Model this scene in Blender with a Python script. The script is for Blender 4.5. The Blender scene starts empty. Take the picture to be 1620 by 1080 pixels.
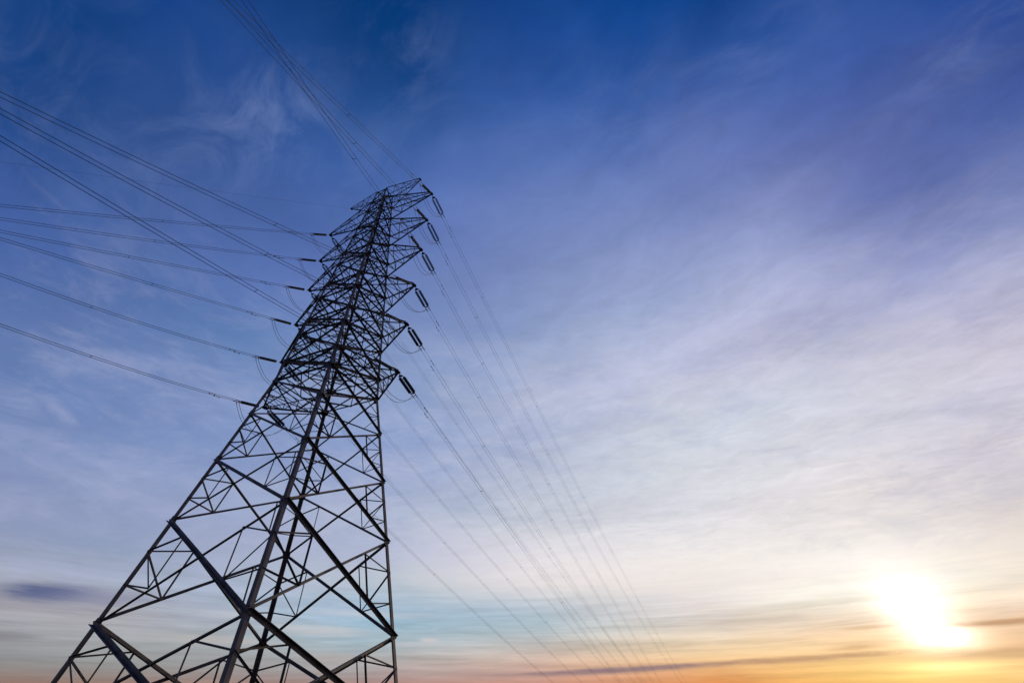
import bpy, bmesh, math, random
from mathutils import Vector, Matrix
random.seed(7)
R = math.radians
C = bpy.context.scene.collection
SC = bpy.context.scene

# ------------------------------------------------------------------ camera
EYE = 1.6                                    # camera height over the ground, metres
SKY = [[[142, 107, 90], [132, 119, 122], [138, 133, 149], [152, 145, 163], [150, 148, 170], [132, 139, 174], [117, 131, 175], [100, 122, 173], [78, 109, 166], [64, 94, 156], [55, 83, 150], [31, 68, 132], [6, 53, 117], [5, 53, 120], [0, 37, 95], [0, 41, 102], [0, 28, 92]], [[186, 141, 98], [185, 148, 130], [183, 154, 147], [190, 164, 156], [196, 178, 171], [185, 175, 178], [171, 170, 186], [163, 168, 193], [153, 161, 194], [139, 147, 187], [106, 122, 175], [66, 90, 154], [43, 73, 143], [33, 73, 145], [0, 51, 115], [0, 43, 107], [0, 28, 92]], [[219, 163, 98], [230, 180, 134], [221, 176, 147], [223, 184, 154], [240, 215, 188], [227, 209, 193], [212, 203, 202], [212, 205, 211], [204, 200, 215], [194, 190, 210], [155, 161, 200], [110, 123, 179], [92, 107, 167], [63, 92, 161], [17, 64, 133], [0, 46, 111], [0, 28, 92]], [[232, 165, 88], [255, 211, 120], [250, 207, 145], [252, 219, 181], [255, 246, 225], [253, 246, 237], [236, 229, 225], [226, 219, 220], [212, 212, 221], [199, 203, 218], [184, 185, 209], [167, 175, 211], [119, 132, 184], [89, 110, 172], [37, 78, 149], [0, 48, 115], [0, 28, 92]], [[221, 145, 77], [230, 155, 91], [241, 204, 157], [232, 215, 195], [227, 217, 211], [241, 232, 225], [237, 232, 230], [216, 216, 224], [207, 211, 220], [198, 204, 218], [187, 191, 215], [162, 174, 209], [129, 144, 191], [96, 118, 177], [50, 87, 157], [1, 49, 116], [0, 28, 92]], [[200, 127, 81], [198, 149, 132], [206, 183, 170], [181, 190, 194], [181, 195, 206], [229, 223, 223], [226, 222, 227], [198, 202, 212], [180, 189, 208], [174, 183, 210], [169, 179, 209], [142, 158, 197], [121, 138, 187], [97, 120, 179], [53, 88, 157], [3, 50, 116], [0, 28, 92]], [[178, 116, 86], [169, 150, 148], [169, 178, 183], [152, 181, 198], [158, 184, 205], [184, 195, 207], [178, 186, 210], [172, 183, 208], [152, 167, 204], [147, 165, 205], [139, 158, 198], [121, 142, 190], [103, 124, 180], [86, 112, 175], [45, 82, 148], [3, 50, 115], [0, 28, 92]], [[159, 108, 85], [143, 136, 133], [162, 165, 168], [170, 169, 176], [163, 172, 187], [150, 163, 190], [145, 158, 192], [140, 156, 194], [124, 145, 190], [121, 143, 190], [99, 128, 179], [92, 118, 179], [73, 100, 162], [54, 89, 154], [20, 65, 126], [0, 48, 111], [0, 28, 92]], [[143, 107, 89], [131, 119, 122], [138, 134, 150], [154, 146, 164], [151, 150, 171], [131, 139, 175], [117, 131, 175], [101, 123, 174], [78, 109, 167], [64, 95, 156], [57, 85, 153], [34, 71, 134], [20, 63, 125], [17, 61, 128], [0, 47, 105], [0, 44, 106], [0, 28, 92]], [[142, 107, 90], [132, 119, 122], [138, 133, 149], [152, 145, 163], [150, 148, 170], [132, 139, 174], [117, 131, 175], [100, 122, 173], [78, 109, 166], [64, 94, 156], [55, 83, 150], [31, 68, 132], [6, 53, 117], [5, 53, 120], [0, 37, 95], [0, 41, 102], [0, 28, 92]]]
WIRES = {'AR1': (66.5, -0.3112, 0.00037), 'AR2': (66.5, -0.3205, 0.00051), 'AR3': (66.5, -0.3074, 0.0002), 'AR4': (66.5, -0.3034, 0.000319), 'AR5': (66.5, -0.2931, 0.000387), 'AR6': (66.5, -0.2728, 0.0002), 'AL6': (66.5, -0.2569, 0.000313), 'AL5': (66.5, -0.2654, 0.000327), 'AL4': (66.5, -0.2714, 0.000325), 'AL3': (66.5, -0.2758, 0.000293), 'BR1': (255.0, -0.6856, 0.00063), 'BR2': (256.5, -0.5508, 0.000721), 'BR3': (258.5, -0.3651, 0.001649), 'BL1': (232.0, -0.855, 0.00107), 'BL2': (232.0, -0.7164, 0.001724), 'BL3': (234.0, -0.5469, 0.000748), 'BPL': (235.0, -0.9256, 0.000476), 'BR4': (240.0, -0.4644, 0.001461), 'BR5': (240.0, -0.3085, 0.001452), 'BR6': (240.0, -0.1367, 0.000776), 'BL4': (240.0, -0.4047, 0.000955), 'BL5': (242.0, -0.3674, 0.003445), 'BL6': (244.0, -0.2689, 0.002899)}
LEVELS = [4.228, 11.167, 16.337, 21.004, 24.768, 27.118, 30.621, 32.818, 36.177, 38.509, 42.006, 44.157, 47.507, 49.437, 52.949]
TX, PSI = -18.4169, 1.138798
F_PX, PITCH, ROLL = 739.5628, 0.663012, 0.010017
WK, M1, M2 = 3.5376, 0.17322, 0.08308

cam = bpy.data.cameras.new("Camera"); cam.sensor_width = 36.0; cam.lens = F_PX/1620*36.0
cam.clip_start = 0.1; cam.clip_end = 20000
cam_o = bpy.data.objects.new("Camera", cam); C.objects.link(cam_o)
_fw = Vector((0, math.cos(PITCH), math.sin(PITCH))); _u0 = Vector((0, -math.sin(PITCH), math.cos(PITCH))); _r0 = Vector((1, 0, 0))
_rt = _r0*math.cos(ROLL) + _u0*math.sin(ROLL); _up = -_r0*math.sin(ROLL) + _u0*math.cos(ROLL)
m = Matrix((_rt, _up, -_fw)).transposed().to_4x4(); m.translation = (0, 0, EYE)
cam_o.matrix_world = m
SC.camera = cam_o

# ------------------------------------------------------------------ exposure, sun
SC.view_settings.view_transform = 'Standard'; SC.view_settings.look = 'None'
SC.view_settings.exposure = 0; SC.view_settings.gamma = 1
SUN_EL, SUN_AZ = R(6.0), R(52.06)            # low evening sun, right of the pylon
SUN_DIR = Vector((math.cos(SUN_EL)*math.cos(SUN_AZ), math.cos(SUN_EL)*math.sin(SUN_AZ), math.sin(SUN_EL)))
sl = bpy.data.lights.new("Sun", 'SUN'); sl.energy = .8; sl.angle = R(0.5); sl.color = (1.0, 0.72, 0.45)
so = bpy.data.objects.new("Sun", sl); C.objects.link(so)
so.rotation_euler = SUN_DIR.to_track_quat('Z', 'Y').to_euler()

# ------------------------------------------------------------------ world: evening sky, all in world directions
W = bpy.data.worlds.new("World"); SC.world = W; W.use_nodes = True
nt = W.node_tree; nt.nodes.clear()
def nd(t, **k):
    n = nt.nodes.new(t)
    for a, v in k.items(): setattr(n, a, v)
    return n
def put(sock, v):
    if isinstance(v, bpy.types.NodeSocket): nt.links.new(v, sock)
    elif isinstance(v, (tuple, list)): sock.default_value = tuple(v) if len(sock.default_value) == len(v) else tuple(v)+(1,)
    else: sock.default_value = v
def M(op, a, b=0.0, c=None, clamp=False):
    n = nd('ShaderNodeMath', operation=op, use_clamp=clamp); put(n.inputs[0], a); put(n.inputs[1], b)
    if c is not None: put(n.inputs[2], c)
    return n.outputs[0]
def add(a, b): return M('ADD', a, b)
def sub(a, b): return M('SUBTRACT', a, b)
def mul(a, b): return M('MULTIPLY', a, b)
def smooth(v, lo, hi, a=0.0, b=1.0):
    n = nd('ShaderNodeMapRange', interpolation_type='SMOOTHSTEP'); put(n.inputs[0], v); put(n.inputs[1], lo); put(n.inputs[2], hi); put(n.inputs[3], a); put(n.inputs[4], b)
    return n.outputs[0]
def mix(f, a, b, mode='MIX'):
    n = nd('ShaderNodeMix', data_type='RGBA', blend_type=mode, clamp_factor=True); put(n.inputs[0], f); put(n.inputs[6], a); put(n.inputs[7], b)
    return n.outputs[2]
def comb(x, y, z=0.0):
    n = nd('ShaderNodeCombineXYZ'); put(n.inputs[0], x); put(n.inputs[1], y); put(n.inputs[2], z); return n.outputs[0]
def noise(v, scale, detail=5, rough=.55, dist=0.0):
    n = nd('ShaderNodeTexNoise'); put(n.inputs['Vector'], v); n.inputs['Scale'].default_value = scale
    n.inputs['Detail'].default_value = detail; n.inputs['Roughness'].default_value = rough; n.inputs['Distortion'].default_value = dist
    return n.outputs[0]
def lin(c):
    c = [x/255 for x in c]
    return tuple(x/12.92 if x <= .04045 else ((x+.055)/1.055)**2.4 for x in c)
tc = nd('ShaderNodeTexCoord'); D = tc.outputs['Generated']
sx = nd('ShaderNodeSeparateXYZ'); nt.links.new(D, sx.inputs[0]); X, Y, Z = sx.outputs
el0 = mul(M('ARCSINE', Z), 180/math.pi)
# azimuth from the sun, degrees, positive to the left of it
ca, sa = math.cos(SUN_AZ), math.sin(SUN_AZ)
az0 = mul(M('ARCTAN2', sub(mul(Y, ca), mul(X, sa)), add(mul(X, ca), mul(Y, sa))), 180/math.pi)
w1 = sub(noise(D, 2.3, 4, .55), .5); w2 = sub(noise(comb(Y, Z, X), 2.9, 4, .55), .5)
az = add(az0, mul(w1, smooth(el0, 20, 65, 9.0, 34.0)))
el = add(el0, mul(w2, mul(smooth(el0, 2, 40, .03, .16), el0)))
EL = [0, 2, 4, 6, 8, 10.5, 13.5, 17, 21, 26, 32, 39, 47, 56, 66, 78, 90]
AZ = [-180, -36, -16, 2, 18, 34, 52, 74, 105, 180]
elf = mul(el, 1/90)
base = None
for j, col in enumerate(SKY):
    r = nd('ShaderNodeValToRGB'); cr = r.color_ramp; cr.interpolation = 'CARDINAL'
    while len(cr.elements) < len(EL): cr.elements.new(.5)
    for i, e in enumerate(EL):
        cr.elements[i].position = e/90
    for i, e in enumerate(EL):
        cr.elements[i].color = lin(col[i]) + (1,)
    nt.links.new(elf, r.inputs[0])
    if base is None: base = r.outputs[0]
    else:
        n = nd('ShaderNodeMapRange'); put(n.inputs[0], az); put(n.inputs[1], AZ[j-1]); put(n.inputs[2], AZ[j])
        base = mix(n.outputs[0], base, r.outputs[0])
# high veil: streaks on a cloud sheet, drawn out along one wind direction
zz = M('MAXIMUM', Z, .035)
PX, PY = M('DIVIDE', X, zz), M('DIVIDE', Y, zz)
wa = R(-35); cw, sw = math.cos(wa), math.sin(wa)
S_ = add(mul(PX, cw), mul(PY, sw)); T_ = sub(mul(PY, cw), mul(PX, sw))
wob = sub(noise(comb(S_, T_), 1.1, 3), .5)
st1 = noise(comb(mul(S_, 1.0), add(mul(T_, 2.2), mul(wob, 1.6)), 3.1), 1.0, 10, .6, .6)
st2 = noise(comb(mul(S_, 3.2), add(mul(T_, 5.2), mul(wob, 2.4)), 7.7), 1.0, 10, .66, .9)
st3 = noise(comb(mul(S_, 9), add(mul(T_, 12.0), mul(wob, 4.0)), 1.7), 1.0, 8, .68, .8)
pt1 = noise(comb(mul(az0, .055), mul(el0, .17), 4.2), 1.0, 9, .62, .5)
pt2 = noise(comb(mul(az0, .16), mul(el0, .42), 8.4), 1.0, 9, .66, .6)
veil = smooth(el0, 9, 16)
toward = smooth(az0, 75, 5)
amp = mul(add(.09, mul(toward, .075)), smooth(el0, 7, 18))
mod = add(mul(sub(st1, .46), 1.3), add(mul(sub(st2, .47), 1.4), mul(sub(st3, .47), 1.2)))
gain = add(1.0, mul(mod, mul(amp, 1.5)))
vs = nd('ShaderNodeVectorMath', operation='SCALE'); nt.links.new(base, vs.inputs[0]); nt.links.new(gain, vs.inputs['Scale'])
col = vs.outputs[0]
# broken, soft cloud patches: whiter where thick, bluer sky between
cf = mul(smooth(add(mul(pt1, .55), mul(pt2, .55)), .49, .72), mul(smooth(el0, 3.5, 9), smooth(el0, 46, 20)))
col = mix(mul(cf, smooth(az0, -20, 50, .26, .42)), col, mix(smooth(az0, 85, 10), lin((172, 178, 212)), lin((226, 222, 228))))
gap = mul(smooth(add(mul(pt1, .65), mul(pt2, .45)), .56, .36), mul(smooth(el0, 6, 12), smooth(el0, 50, 24)))
col = mix(mul(gap, .16), col, lin((95, 122, 186)))
def blob(caz, cel, saz, sel, tilt=0.0, edge=0.0, ns=None, pw=1.0):
    """soft patch of cloud at a sky direction; edge lets the noise ns eat into its outline"""
    da = mul(sub(az0, caz), 1/saz); de = mul(sub(sub(el0, cel), mul(sub(az0, caz), tilt)), 1/sel)
    q = add(mul(da, da), mul(de, de))
    if ns is not None: q = add(q, mul(sub(ns, .5), edge))
    q = M('MAXIMUM', q, 0.0)
    if pw != 1.0: q = M('POWER', q, pw)
    return M('EXPONENT', mul(q, -1.0))
# cirrus wisps high up
ci = noise(comb(mul(S_, 4.0), mul(T_, 6.5), 5.0), 1.0, 9, .66, 1.0)
wm = smooth(ci, .36, .82)
for caz, cel, saz, sel, k in ((82, 53.5, 8, 5.5, .32), (89, 52.5, 6, 4.5, .20), (69, 67, 13, 5, .22), (-33, 46.6, 14, 2.6, .22), (-10, 59.5, 20, 4.0, .14), (100, 44, 16, 9, .16), (60, 55, 20, 7, .10), (20, 62, 22, 6, .12)):
    col = mix(mul(mul(wm, blob(caz, cel, saz, sel)), k), col, lin((150, 168, 214)))
# long thin clouds low over the horizon
lo = noise(comb(mul(az0, .045), mul(sub(el0, mul(az0, -.018)), 1.05), 2.0), 1.0, 7, .58, .3)
lo2 = noise(comb(mul(az0, .15), mul(sub(el0, mul(az0, -.02)), 2.4), 9.0), 1.0, 10, .66, .7)
lomask = mul(smooth(el0, 12, 6.5), smooth(el0, .5, 2.0))
g2 = add(1.0, mul(mul(add(mul(sub(lo, .5), .85), mul(sub(lo2, .5), .5)), lomask), 1.0))
vs = nd('ShaderNodeVectorMath', operation='SCALE'); nt.links.new(col, vs.inputs[0]); nt.links.new(g2, vs.inputs['Scale'])
col = vs.outputs[0]
# glow round the sun
dt = nd('ShaderNodeVectorMath', operation='DOT_PRODUCT'); nt.links.new(D, dt.inputs[0]); dt.inputs[1].default_value = SUN_DIR
gam = mul(M('ARCCOSINE', M('MINIMUM', dt.outputs['Value'], .999999)), 180/math.pi)
en0 = noise(comb(mul(az0, .5), mul(el0, 1.6), 3.0), 1.0, 8, .6, .5)
core = add(blob(.6, 6.85, 2.05, 1.8, 0, 1.3, en0, .8), mul(blob(-.6, 4.8, 1.8, .75, 0, 1.3, en0, .8), 1.1))
halo = M('EXPONENT', mul(gam, -1/5.0))
def addc(c, f, rgb):
    n = nd('ShaderNodeVectorMath', operation='SCALE'); n.inputs[0].default_value = rgb; put(n.inputs['Scale'], f)
    n2 = nd('ShaderNodeVectorMath', operation='ADD'); nt.links.new(c, n2.inputs[0]); nt.links.new(n.outputs[0], n2.inputs[1]); return n2.outputs[0]
col = addc(col, mul(halo, .10), (1.0, .92, .78))
col = addc(col, mul(core, 1.2), (1.0, .95, .84))
col = addc(col, mul(blob(.2, 2.75, 3.2, .32), .5), (1.0, .85, .35))
# single clouds one can point at (azimuth from sun, elevation, half sizes, tilt, strength, colour)
en = noise(comb(mul(az0, .30), mul(el0, 2.4), 6.0), 1.0, 9, .66, .6)
for caz, cel, saz, sel, tilt, k, rgb in (
    (26, 3.02, 10, .25, -.042, .9, (140, 118, 126)),
    (11, 3.62, 8.5, .27, -.036, .75, (182, 142, 112)),       # long dark bar left of the sun
    (33, 2.60, 9, .22, -.02, .35, (140, 120, 125)),
    (6, 4.34, 2.3, .20, -.03, .5, (190, 148, 108)),
    (-5.0, 5.55, 3.6, .24, .0, .9, (196, 155, 118)),
    (4.6, 5.75, 1.6, .16, -.02, .5, (222, 186, 140)),        # bar right of the sun
    (-4.5, 3.55, 4.5, .42, .0, .6, (205, 165, 125)),
    (13, 6.75, 5.0, .30, -.03, .38, (190, 175, 160)),
    (79.2, 7.05, 3.0, .66, -.05, 1.0, (92, 102, 140)),        # lens-shaped cloud far left
    (75.3, 7.1, 3.6, .6, -.05, .6, (136, 138, 166)),
    (80.6, 3.95, 2.2, .35, .0, .5, (110, 105, 115)),
    (46.1, 5.32, .9, .22, .0, .6, (214, 205, 205)),
    (47.5, 4.95, 2.6, .16, .0, .4, (200, 200, 205)),
    (57, 5.8, 5.0, .45, .0, .6, (206, 204, 206)), (64, 6.6, 4.0, .4, .0, .45, (196, 196, 204)), (52, 7.4, 6.0, .3, .0, .4, (208, 208, 216)), (66, 4.6, 5.0, .35, .0, .45, (196, 186, 182)),
    (55, 3.6, 3.5, .4, .0, .3, (200, 180, 170))):
    b = blob(caz, cel, saz, sel, tilt, 2.0, en, 1.5)
    col = mix(mul(b, k), col, lin(rgb))
bg = nd('ShaderNodeBackground'); nt.links.new(col, bg.inputs[0]); bg.inputs[1].default_value = 1.0
wo = nd('ShaderNodeOutputWorld'); nt.links.new(bg.outputs[0], wo.inputs[0])

# ------------------------------------------------------------------ materials
def mat(name, rgb, rough=.6, metal=0.0, var=.0, scale=3.0, bump=0.0):
    mt = bpy.data.materials.new(name); mt.use_nodes = True; t = mt.node_tree; b = t.nodes['Principled BSDF']
    b.inputs['Base Color'].default_value = rgb + (1,); b.inputs['Roughness'].default_value = rough; b.inputs['Metallic'].default_value = metal
    if var:
        tcn = t.nodes.new('ShaderNodeTexCoord'); n = t.nodes.new('ShaderNodeTexNoise'); n.inputs['Scale'].default_value = scale; n.inputs['Detail'].default_value = 6
        r = t.nodes.new('ShaderNodeValToRGB'); r.color_ramp.elements[0].position = .3; r.color_ramp.elements[1].position = .72
        r.color_ramp.elements[0].color = tuple(c*(1-var) for c in rgb) + (1,); r.color_ramp.elements[1].color = tuple(min(1, c*(1+var)) for c in rgb) + (1,)
        t.links.new(tcn.outputs['Object'], n.inputs[0]); t.links.new(n.outputs[0], r.inputs[0]); t.links.new(r.outputs[0], b.inputs['Base Color'])
    return mt
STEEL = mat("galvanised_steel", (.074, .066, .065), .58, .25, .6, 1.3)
STEEL2 = mat("bracing_steel", (.052, .047, .049), .62, .25, .6, 1.9)
PLATE = mat("gusset_steel", (.05, .045, .045), .6, .3, .4, 4.0)
GLASSY = mat("insulator_glaze", (.012, .013, .015), .35, 0, .3, 8.0)
FIT = mat("hardware_steel", (.14, .14, .15), .5, .5, .2, 9.0)
ALU = mat("conductor_aluminium", (.09, .09, .10), .6, .4, .15, 1.0)
CONC = mat("footing_concrete", (.32, .31, .29), .9, 0, .2, 2.0)

# ------------------------------------------------------------------ mesh helpers
def obj(name, bm, mt, parent=None, loc=None, smooth_=False):
    me = bpy.data.meshes.new(name); bm.normal_update(); bm.to_mesh(me); bm.free(); me.materials.append(mt)
    if smooth_:
        for p in me.polygons: p.use_smooth = True
    o = bpy.data.objects.new(name, me); C.objects.link(o)
    if parent: o.parent = parent
    if loc is not None: o.location = loc
    return o
def empty(name, loc=(0, 0, 0), mw=None, **props):
    o = bpy.data.objects.new(name, None); C.objects.link(o); o.empty_display_size = .3
    if mw is not None: o.matrix_world = mw
    else: o.location = loc
    for k, v in props.items(): o[k] = v
    return o
def prism(bm, a, b, prof, p, q):
    """extrude the closed outline prof (in p,q) from a to b"""
    r0 = [bm.verts.new(a + p*x + q*y) for x, y in prof]; r1 = [bm.verts.new(b + p*x + q*y) for x, y in prof]
    n = len(prof)
    for i in range(n): bm.faces.new((r0[i], r0[(i+1) % n], r1[(i+1) % n], r1[i]))
    bm.faces.new(r0[::-1]); bm.faces.new(r1)
def angle(bm, a, b, nrm, w, off=0.0, flip=1):
    """rolled steel angle from a to b: one flange flat in the face, one standing along the face normal nrm"""
    a, b, nrm = Vector(a), Vector(b), Vector(nrm); u = (b-a).normalized()
    p = (nrm - u*nrm.dot(u)).normalized(); q = u.cross(p)*flip
    t = max(.008, w*.11); s = p*off - q*(w*.5)
    prism(bm, a+s, b+s, [(0, 0), (0, w), (t, w), (t, t), (w, t), (w, 0)], p, q)
def plate(bm, c, nrm, updir, w, h, t=.016):
    c, nrm, updir = Vector(c), Vector(nrm).normalized(), Vector(updir).normalized(); s = updir.cross(nrm).normalized()
    # clipped-corner gusset
    k = .25
    pr = [(-w/2+k*w, -h/2), (w/2-k*w, -h/2), (w/2, -h/2+k*h), (w/2, h/2-k*h), (w/2-k*w, h/2), (-w/2+k*w, h/2), (-w/2, h/2-k*h), (-w/2, -h/2+k*h)]
    prism(bm, c - nrm*t/2, c + nrm*t/2, pr, s, updir)
def tube(bm, pts, r, n=6):
    pts = [Vector(p) for p in pts]; rings = []
    for i, p in enumerate(pts):
        u = (pts[min(i+1, len(pts)-1)] - pts[max(i-1, 0)]).normalized()
        a = u.cross(Vector((0, 0, 1)) if abs(u.z) < .95 else Vector((1, 0, 0))).normalized(); b = u.cross(a)
        rings.append([bm.verts.new(p + (a*math.cos(2*math.pi*k/n) + b*math.sin(2*math.pi*k/n))*r) for k in range(n)])
    for r0, r1 in zip(rings, rings[1:]):
        for k in range(n): bm.faces.new((r0[k], r0[(k+1) % n], r1[(k+1) % n], r1[k]))
    bm.faces.new(rings[0][::-1]); bm.faces.new(rings[-1])
def lathe(bm, prof, n=14):
    """revolve (x, r) about the X axis"""
    rings = [[bm.verts.new((x, r*math.cos(2*math.pi*k/n), r*math.sin(2*math.pi*k/n))) for k in range(n)] for x, r in prof]
    for r0, r1 in zip(rings, rings[1:]):
        for k in range(n): bm.faces.new((r0[k], r1[k], r1[(k+1) % n], r0[(k+1) % n]))
    bm.faces.new(rings[0]); bm.faces.new(rings[-1][::-1])

# ------------------------------------------------------------------ ground: hilltop meadow falling away all round (below the frame)
def ground_z(x, y):
    r = math.hypot(x + 6, y - 20)
    t = max(0.0, r - 62)
    return -130*(1 - math.exp(-(t/330.0)**1.15)) + .25*math.sin(x*.06)*math.sin(y*.05)*min(1, t/40)
bm = bmesh.new()
radii = [0, 8, 16, 26, 38, 50, 60, 70, 82, 96, 115, 140, 170, 210, 260, 330, 430, 600, 900, 1500, 3000, 6000, 12000]
prev = None; cv = bm.verts.new((-6, 20, 0))
for r in radii[1:]:
    ring = []
    for k in range(72):
        a = 2*math.pi*k/72; x, y = -6 + r*math.cos(a), 20 + r*math.sin(a); ring.append(bm.verts.new((x, y, ground_z(x, y))))
    for k in range(72):
        if prev is None: bm.faces.new((cv, ring[k], ring[(k+1) % 72]))
        else: bm.faces.new((prev[k], ring[k], ring[(k+1) % 72], prev[(k+1) % 72]))
    prev = ring
g = obj('ground', bm, mat("dry_grass", (.055, .06, .025), .95, 0, .5, .35), smooth_=True); g['kind'] = 'structure'

# ------------------------------------------------------------------ the pylon
TOWER = Matrix.Translation((TX, 40, EYE)) @ Matrix.Rotation(PSI, 4, 'Z')    # local frame: crossarms along y, line along x
pylon = empty('lattice_pylon', mw=TOWER @ Matrix.Translation((0, 0, -EYE)),
    label='tall dark steel lattice pylon with six pairs of crossarms standing against the evening sky', category='pylon')
T0 = Vector((0, 0, EYE))                       # parts are written in heights above the camera
ZK = LEVELS[4]
def hw(z): return WK + M1*(ZK - z) if z < ZK else WK - M2*(z - ZK)
LV = [-EYE] + LEVELS + [55.2, 57.75]
SG = dict(F=(-1, -1), R=(1, -1), B=(1, 1), L=(-1, 1))
def node(k, z): w = hw(z); return Vector((SG[k][0]*w, SG[k][1]*w, z)) + T0
FACES = [('F', 'R', (0, -1, 0)), ('R', 'B', (1, 0, 0)), ('B', 'L', (0, 1, 0)), ('L', 'F', (-1, 0, 0))]
def legw(z): return .335 - .175*min(1, max(0, (z+1.6)/55))
# legs: corner angle, tapering in three lengths
for k in 'FRBL':
    bm = bmesh.new(); sx_, sy_ = SG[k]
    for i in range(len(LV)-1):
        a, b = node(k, LV[i]), node(k, LV[i+1]); w = legw(LV[i]); t = w*.13
        ex, ey = Vector((-sx_, 0, 0)), Vector((0, -sy_, 0))
        prof = [(0, 0), (w, 0), (w, t), (t, t), (t, w), (0, w)]
        if sx_*sy_ < 0: prof = prof[::-1]
        prism(bm, a, b, prof, ex, ey)
    leg = obj('main_leg', bm, STEEL, pylon)
    bm = bmesh.new(); f = node(k, -EYE)
    prism(bm, f - Vector((0, 0, .6)), f + Vector((0, 0, .28)), [(.5*math.cos(q*math.pi/6), .5*math.sin(q*math.pi/6)) for q in range(12)], Vector((1, 0, 0)), Vector((0, 1, 0)))
    obj('footing', bm, CONC, leg)
def face_n(f, i):
    n = Vector(f[2]); return n
# lower body: big X panels with redundants
for i in range(5):
    zb, zt = LV[i], LV[i+1]
    wd = [.25, .235, .20, .175, .155][i]; ws = [.11, .105, .09, .08, .075][i]
    for a, b, n in FACES:
        ab, bb, at, bt = node(a, zb), node(b, zb), node(a, zt), node(b, zt)
        for s, (p, q) in enumerate(((at, bb), (bt, ab)) if a != 'B' else ((bt, ab), (at, bb))):
            bm = bmesh.new(); angle(bm, p, q, n if a in 'FL' else tuple(-x for x in n), wd*(1.12 if s == 0 else .86), .03 if s == 0 else -.03 - wd*.86, (1 if s == 0 else -1)*(-1 if a in 'LB' else 1))
            obj('diagonal_brace', bm, STEEL, pylon)
        u = (zt-zb); wt, wb = hw(zt), hw(zb); fr = wt/(wt+wb)
        cx = (at + (bb-at)*fr)
        for lb, lt, oth in ((ab, at, 0), (bb, bt, 1)):
            bm = bmesh.new()
            n_ = Vector(n)
            if i < 4:
                P1, P2 = lt + (lb-lt)*.335, lt + (lb-lt)*.66
                U, V = lt + (cx-lt)*.50, lb + (cx-lb)*.50
                for p, q in ((P1, U), (U, V), (P1, V), (P2, V)): angle(bm, p, q, n_, ws, -.05 - .02*oth, 1)
                # redundant in the open middle of the panel
                if oth == 0:
                    E1 = at + (bb-at)*.72; E2 = bt + (ab-bt)*.72
                    lo_ = ab + (bb-ab)*.5
            else:
                P1 = lt + (lb-lt)*.5; U, V = lt + (cx-lt)*.5, lb + (cx-lb)*.5
                for p, q in ((P1, U), (P1, V)): angle(bm, p, q, n_, ws, -.05, 1)
            obj('secondary_bracing', bm, STEEL2, pylon)
# upper body: X in every bay between the crossarm levels
for i in range(5, len(LV)-1):
    zb, zt = LV[i], LV[i+1]; tall = zt - zb > 2.8
    w = .17 - .06*(i-5)/11
    for a, b, n in FACES:
        bm = bmesh.new()
        ab, bb, at, bt = node(a, zb), node(b, zb), node(a, zt), node(b, zt)
        angle(bm, at, bb, n, w, .02, 1); angle(bm, bt, ab, n, w*.9, -.02-w*.9, -1)
        if tall:
            c = at + (bb-at)*(hw(zt)/(hw(zt)+hw(zb)))
            for lb, lt in ((ab, at), (bb, bt)):
                m_ = (lb+lt)*.5; angle(bm, m_, lt + (c-lt)*.5, n, w*.5, -.05); angle(bm, m_, lb + (c-lb)*.5, n, w*.5, -.05)
            angle(bm, (ab+at)*.5, c, n, w*.5, -.11); angle(bm, (bb+bt)*.5, c, n, w*.5, -.11)
        else:
            mb, mt_ = (ab+bb)*.5, (at+bt)*.5
            angle(bm, mb, ab.lerp(at, .5), n, w*.5, -.10); angle(bm, mb, bb.lerp(bt, .5), n, w*.5, -.10)
        obj('cross_brace', bm, STEEL2, pylon)
# horizontal frames with plan bracing at the crossarm levels
for i in range(5, len(LV)):
    z = LV[i]; w = .15 - .06*(i-5)/11; bm = bmesh.new()
    for a, b, n in FACES: angle(bm, node(a, z), node(b, z), n, w, -.06 - w)
    if True:
        angle(bm, node('F', z), node('B', z), (0, 0, 1), w*.7, .02); angle(bm, node('R', z), node('L', z), (0, 0, 1), w*.7, -.02 - w*.7)
    if i % 2 == 0 or i < 14:
        mids = [(node(a, z)+node(b, z))*.5 for a, b, n in FACES]
        for q in range(4): angle(bm, mids[q], mids[(q+1) % 4], (0, 0, 1), w*.6, .02)
    obj('horizontal_frame', bm, STEEL2, pylon)
# gusset plates where bracing meets the legs
for i in range(1, len(LV)-1):
    z = LV[i]; s = (.60 if i < 5 else .74 - .34*(i-5)/11)
    for k in 'FRBL':
        bm = bmesh.new(); p = node(k, z); gx, gy = SG[k]
        plate(bm, p + Vector((-gx*s*.36, gy*.012, 0)), (0, gy, 0), (0, 0, 1), s*.75, s)
        plate(bm, p + Vector((gx*.012, -gy*s*.36, 0)), (gx, 0, 0), (0, 0, 1), s*.75, s)
        obj('gusset_plate', bm, PLATE, pylon)

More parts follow.
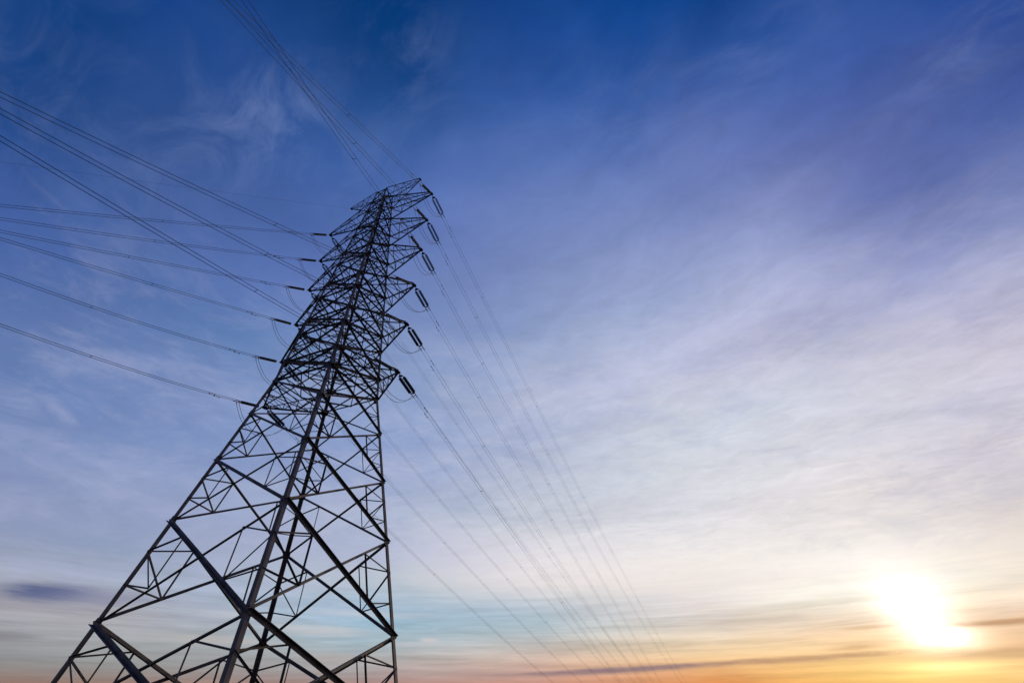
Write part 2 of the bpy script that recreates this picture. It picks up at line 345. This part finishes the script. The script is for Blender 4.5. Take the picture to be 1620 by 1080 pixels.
ARM_LEV = [(LEVELS[4+2*k], LEVELS[5+2*k] if 5+2*k < len(LEVELS) else 55.2) for k in range(6)][::-1]   # arm 1 is the topmost
TIPX = 8.45
def crossarm(side, zb, zt, reach, ztip, name, wch):
    """side -1: right-hand arm on face F-R, +1: left-hand arm on face L-B"""
    ks = ('F', 'R') if side < 0 else ('L', 'B')
    arm = bpy.data.objects.new(name, None); C.objects.link(arm); arm.parent = pylon; arm.empty_display_size = .3
    tip = Vector((0, side*reach, ztip)) + T0
    b = [node(k, zb) for k in ks]; t = [node(k, zt) for k in ks]
    e = Vector((.14, 0, 0))
    e = e*(wch/.13); tb = [tip - e, tip + e]
    nb = Vector((0, 0, -1))
    for q in range(2):
        sgn = -1 if q == 0 else 1
        bm = bmesh.new(); angle(bm, b[q], tb[q], (0, 0, 1), wch, 0, sgn*side); obj('bottom_chord', bm, STEEL, arm)
        bm = bmesh.new(); angle(bm, t[q], tb[q] + Vector((0, 0, .12)), (sgn, 0, 0), wch*.9, 0, 1); obj('top_chord', bm, STEEL, arm)
    bm = bmesh.new(); ww = wch*.5; N = 4
    at = lambda c, q, f: c[q] + ((tb[q] + (Vector((0, 0, .12)) if c is t else Vector())) - c[q])*f
    fr = [0, .26, .5, .72, .9]
    for j in range(N):                          # zigzag in the bottom plane
        angle(bm, at(b, j % 2, fr[j]), at(b, (j+1) % 2, fr[j+1]), (0, 0, 1), ww, .02)
        if j: angle(bm, at(b, 0, fr[j]), at(b, 1, fr[j]), (0, 0, 1), ww, -.05)
    for q in range(2):                          # zigzag in both side planes
        sgn = -1 if q == 0 else 1
        for j in range(3):
            angle(bm, at(t, q, fr[j]), at(b, q, fr[j+1]), (sgn, 0, 0), ww, -.04)
            angle(bm, at(b, q, fr[j+1]), at(t, q, fr[j+1]), (sgn, 0, 0), ww*.9, -.06)
    for j in (1, 2): angle(bm, at(t, 0, fr[j]), at(t, 1, fr[j]), (0, side, 0), ww, .0)
    obj('web_bracing', bm, STEEL2, arm)
    bm = bmesh.new(); k_ = wch/.13; plate(bm, tip + Vector((0, 0, -.03)), (0, 0, 1), (0, 1, 0), .56*k_, .42*k_, .03); plate(bm, tip + Vector((0, -side*.08, .1)), (1, 0, 0), (0, 0, 1), .30*k_, .32*k_, .03)
    obj('tip_plate', bm, PLATE, arm)
    return tip
TIPW = {}
for n_, (zb, zt) in enumerate(ARM_LEV, 1):
    for s, L in ((-1, 'R'), (1, 'L')):
        tip = crossarm(s, zb, zt, TIPX, zb - .03, 'crossarm', .15 - .006*(6-n_))
        TIPW[L+str(n_)] = (TOWER @ Matrix.Translation((0, 0, -EYE))) @ tip
for s, L in ((-1, 'PR'), (1, 'PL')):
    tip = crossarm(s, 55.2, 57.75, 6.0, 57.70, 'earth_wire_arm', .085)
    TIPW[L] = (TOWER @ Matrix.Translation((0, 0, -EYE))) @ tip

# ------------------------------------------------------------------ insulator strings
bm = bmesh.new(); ND = 13; x0, x1 = .78, 2.82; st = (x1-x0)/ND; prof = [(x0-.05, .03)]
for d in range(ND):
    x = x0 + st*d
    prof += [(x, .05), (x+st*.26, .055), (x+st*.36, .155), (x+st*.58, .162), (x+st*.70, .10), (x+st*.78, .05)]
prof += [(x1+.05, .03)]
lathe(bm, prof); DISC = bpy.data.meshes.new('disc_string'); bm.normal_update(); bm.to_mesh(DISC); bm.free(); DISC.materials.append(GLASSY)
SEP = .225
bm = bmesh.new(); tube(bm, [(.12, 0, 0), (.3, .02, .03), (.42, 0, 0)], .028); tube(bm, [(.14, .03, -.03), (.42, 0, 0)], .022)
LINK = bpy.data.meshes.new('shackle_link'); bm.to_mesh(LINK); bm.free(); LINK.materials.append(FIT)
def yoke_mesh(xa, xb):
    bm = bmesh.new()
    prism(bm, Vector((0, 0, -.012)), Vector((0, 0, .012)), [(xa, -.05), (xb, -SEP-.05), (xb+.07, -SEP-.03), (xb+.07, SEP+.03), (xb, SEP+.05), (xa, .05)][::(1 if xb > xa else -1)], Vector((1, 0, 0)), Vector((0, 1, 0)))
    me = bpy.data.meshes.new('yoke_plate'); bm.to_mesh(me); bm.free(); me.materials.append(FIT); return me
YOKE1 = yoke_mesh(.40, .62)
bm = bmesh.new(); prism(bm, Vector((0, 0, -.012)), Vector((0, 0, .012)), [(2.86, -SEP-.05), (2.98, -SEP-.04), (3.0, 0), (2.98, SEP+.04), (2.86, SEP+.05)], Vector((1, 0, 0)), Vector((0, 1, 0)))
YOKE2 = bpy.data.meshes.new('yoke_plate'); bm.to_mesh(YOKE2); bm.free(); YOKE2.materials.append(FIT)
bm = bmesh.new(); tube(bm, [(2.95, 0, 0), (3.1, 0, 0)], .03); tube(bm, [(3.1, 0, 0), (3.55, 0, 0)], .042, 8); tube(bm, [(3.2, 0, 0), (3.14, 0, -.16), (3.05, 0, -.24)], .03)
CLAMP = bpy.data.meshes.new('dead_end_clamp'); bm.to_mesh(CLAMP); bm.free(); CLAMP.materials.append(FIT)
def child(name, me, parent, loc=(0, 0, 0)):
    o = bpy.data.objects.new(name, me); C.objects.link(o); o.parent = parent; o.location = loc; return o
ORD = ['topmost', 'second', 'third', 'fourth', 'fifth', 'lowest']
def direction(key):
    th, a, b = key; v = Vector((math.cos(R(th)), math.sin(R(th)), a)).normalized(); return v
def frame(p, v):
    y = Vector((0, 0, 1)).cross(v).normalized(); z = v.cross(y)
    m = Matrix((v, y, z)).transposed().to_4x4(); m.translation = p; return m
def tension_set(tipname, wk, label, group):
    mw = frame(TIPW[tipname], direction(WIRES[wk]))
    e = empty('insulator_string', mw=mw, label=label, category='insulator', group=group)
    child('shackle_link', LINK, e); child('yoke_plate', YOKE2, e)
    if wk[0] == 'A':
        child('yoke_plate', YOKE1, e)
        for s in (-1, 1): child('disc_string', DISC, e, (0, s*SEP, 0))
    else: child('disc_string', DISC, e)
    for s in (-1, 1): child('dead_end_clamp', CLAMP, e, (0, s*.185, 0))
    return e
WIRES['AL2'] = (66.5, -.278, .0003); WIRES['AL1'] = (66.5, -.282, .0003)
def wire_pt(tip, wk, s):
    th, a, b = WIRES[wk]; t = TIPW[tip]
    return Vector((t.x + s*math.cos(R(th)), t.y + s*math.sin(R(th)), t.z + a*s + b*s*s))
def s_values(tip, wk, smax):
    out = []; s = 3.3/math.hypot(1, WIRES[wk][1])
    while s < smax:
        p = wire_pt(tip, wk, s)
        if p.z < ground_z(p.x, p.y) + 3.0: break
        out.append(s); s += .8 + .02*s
    return out
def cable(tip, wk, label, group, smax):
    ss = s_values(tip, wk, smax); base = wire_pt(tip, wk, ss[0]); th = R(WIRES[wk][0]); y = Vector((-math.sin(th), math.cos(th), 0))
    e = empty('power_cable', loc=base, label=label, category='power line', group=group)
    for q in (-1, 1):
        bm = bmesh.new(); tube(bm, [wire_pt(tip, wk, s) + y*(.185*q) - base for s in ss], .0135 if wk[0] == 'A' else .0180, 6); obj('conductor', bm, ALU, e)
        # vibration damper hung a little way out from the clamp
        sd = ss[0] + 1.9 + .35*(q+1); p = wire_pt(tip, wk, sd) + y*(.185*q) - base; d = (wire_pt(tip, wk, sd+.2) - wire_pt(tip, wk, sd)).normalized()
        bm = bmesh.new(); dn = Vector((0, 0, -.09)); tube(bm, [p, p+dn], .02); tube(bm, [p+dn-d*.2, p+dn+d*.2], .009)
        for w_ in (-1, 1): tube(bm, [p+dn+d*(w_*.2), p+dn+d*(w_*.32)], .038, 8)
        obj('vibration_damper', bm, FIT, e)
    s = ss[0] + 11 + random.random()*5
    while s < ss[-1] - 3 and s < 150:
        p = wire_pt(tip, wk, s) - base; bm = bmesh.new(); tube(bm, [p-y*.2, p-y*.08+Vector((0, 0, -.05)), p+y*.08+Vector((0, 0, -.05)), p+y*.2], .022); obj('spacer', bm, FIT, e)
        s += 21 + random.random()*9
    return e
SIDE = dict(R='right-hand', L='left-hand')
for n_ in range(1, 7):
    for L in 'RL':
        k = L+str(n_); o_ = ORD[n_-1]
        tension_set(k, 'A'+k, f'double string of dark ribbed insulators slanting down to the right from the {o_} {SIDE[L]} crossarm', 'insulator strings on the sunset side of the crossarms')
        tension_set(k, 'B'+k, f'dark ribbed insulator string pulling up and left from the {o_} {SIDE[L]} crossarm' if L == 'R' else f'dark ribbed insulator string pulling out to the left from the {o_} {SIDE[L]} crossarm', 'insulator strings on the far-from-sunset side of the crossarms')
        cable(k, 'A'+k, f'twin cable running down to the right towards the sunset from the {o_} {SIDE[L]} crossarm', 'twin cables towards the sunset', 330)
        far = 'overhead to the top edge' if (L == 'R' and n_ <= 3) else 'to the left edge'
        cable(k, 'B'+k, f'twin cable running {far} of the picture from the {o_} {SIDE[L]} crossarm', 'twin cables away from the sunset', 120)
# jumper loops under each crossarm tip, joining the two dead ends
for n_ in range(1, 7):
    for L in 'RL':
        k = L+str(n_); A, B = 'A'+k, 'B'+k
        e = empty('jumper_loop', loc=TIPW[k], label=f'slack twin jumper cable hanging in a loop below the tip of the {ORD[n_-1]} {SIDE[L]} crossarm', category='cable loop', group='jumper loops below the crossarm tips')
        for q in (-1, 1):
            ends = []
            for wk in (A, B):
                v = direction(WIRES[wk]); y = Vector((0, 0, 1)).cross(v).normalized(); sg = q if wk == A else -q
                ends.append(v*3.08 + y*(.185*sg) + Vector((0, 0, -.24)))
            a, b = ends; dep = 1.75 + .25*random.random(); pts = []
            out = Vector((0, 0, 0))
            for j in range(25):
                t = j/24; p = a.lerp(b, t); p.z -= dep*(1-abs(2*t-1)**2.2) ; pts.append(p)
            bm = bmesh.new(); tube(bm, pts, .0195, 6); obj('conductor', bm, ALU, e)
# earth wire
ss = s_values('PL', 'BPL', 100); base = TIPW['PL']
bm = bmesh.new(); 
tube(bm, [wire_pt('PL', 'BPL', s) - base for s in [0.15] + ss], .0075, 6)
ew = obj('earth_wire', bm, ALU, None, base); ew['label'] = 'single thin earth wire running faintly left from the small top left arm'; ew['category'] = 'wire'
bpy.context.view_layer.update()
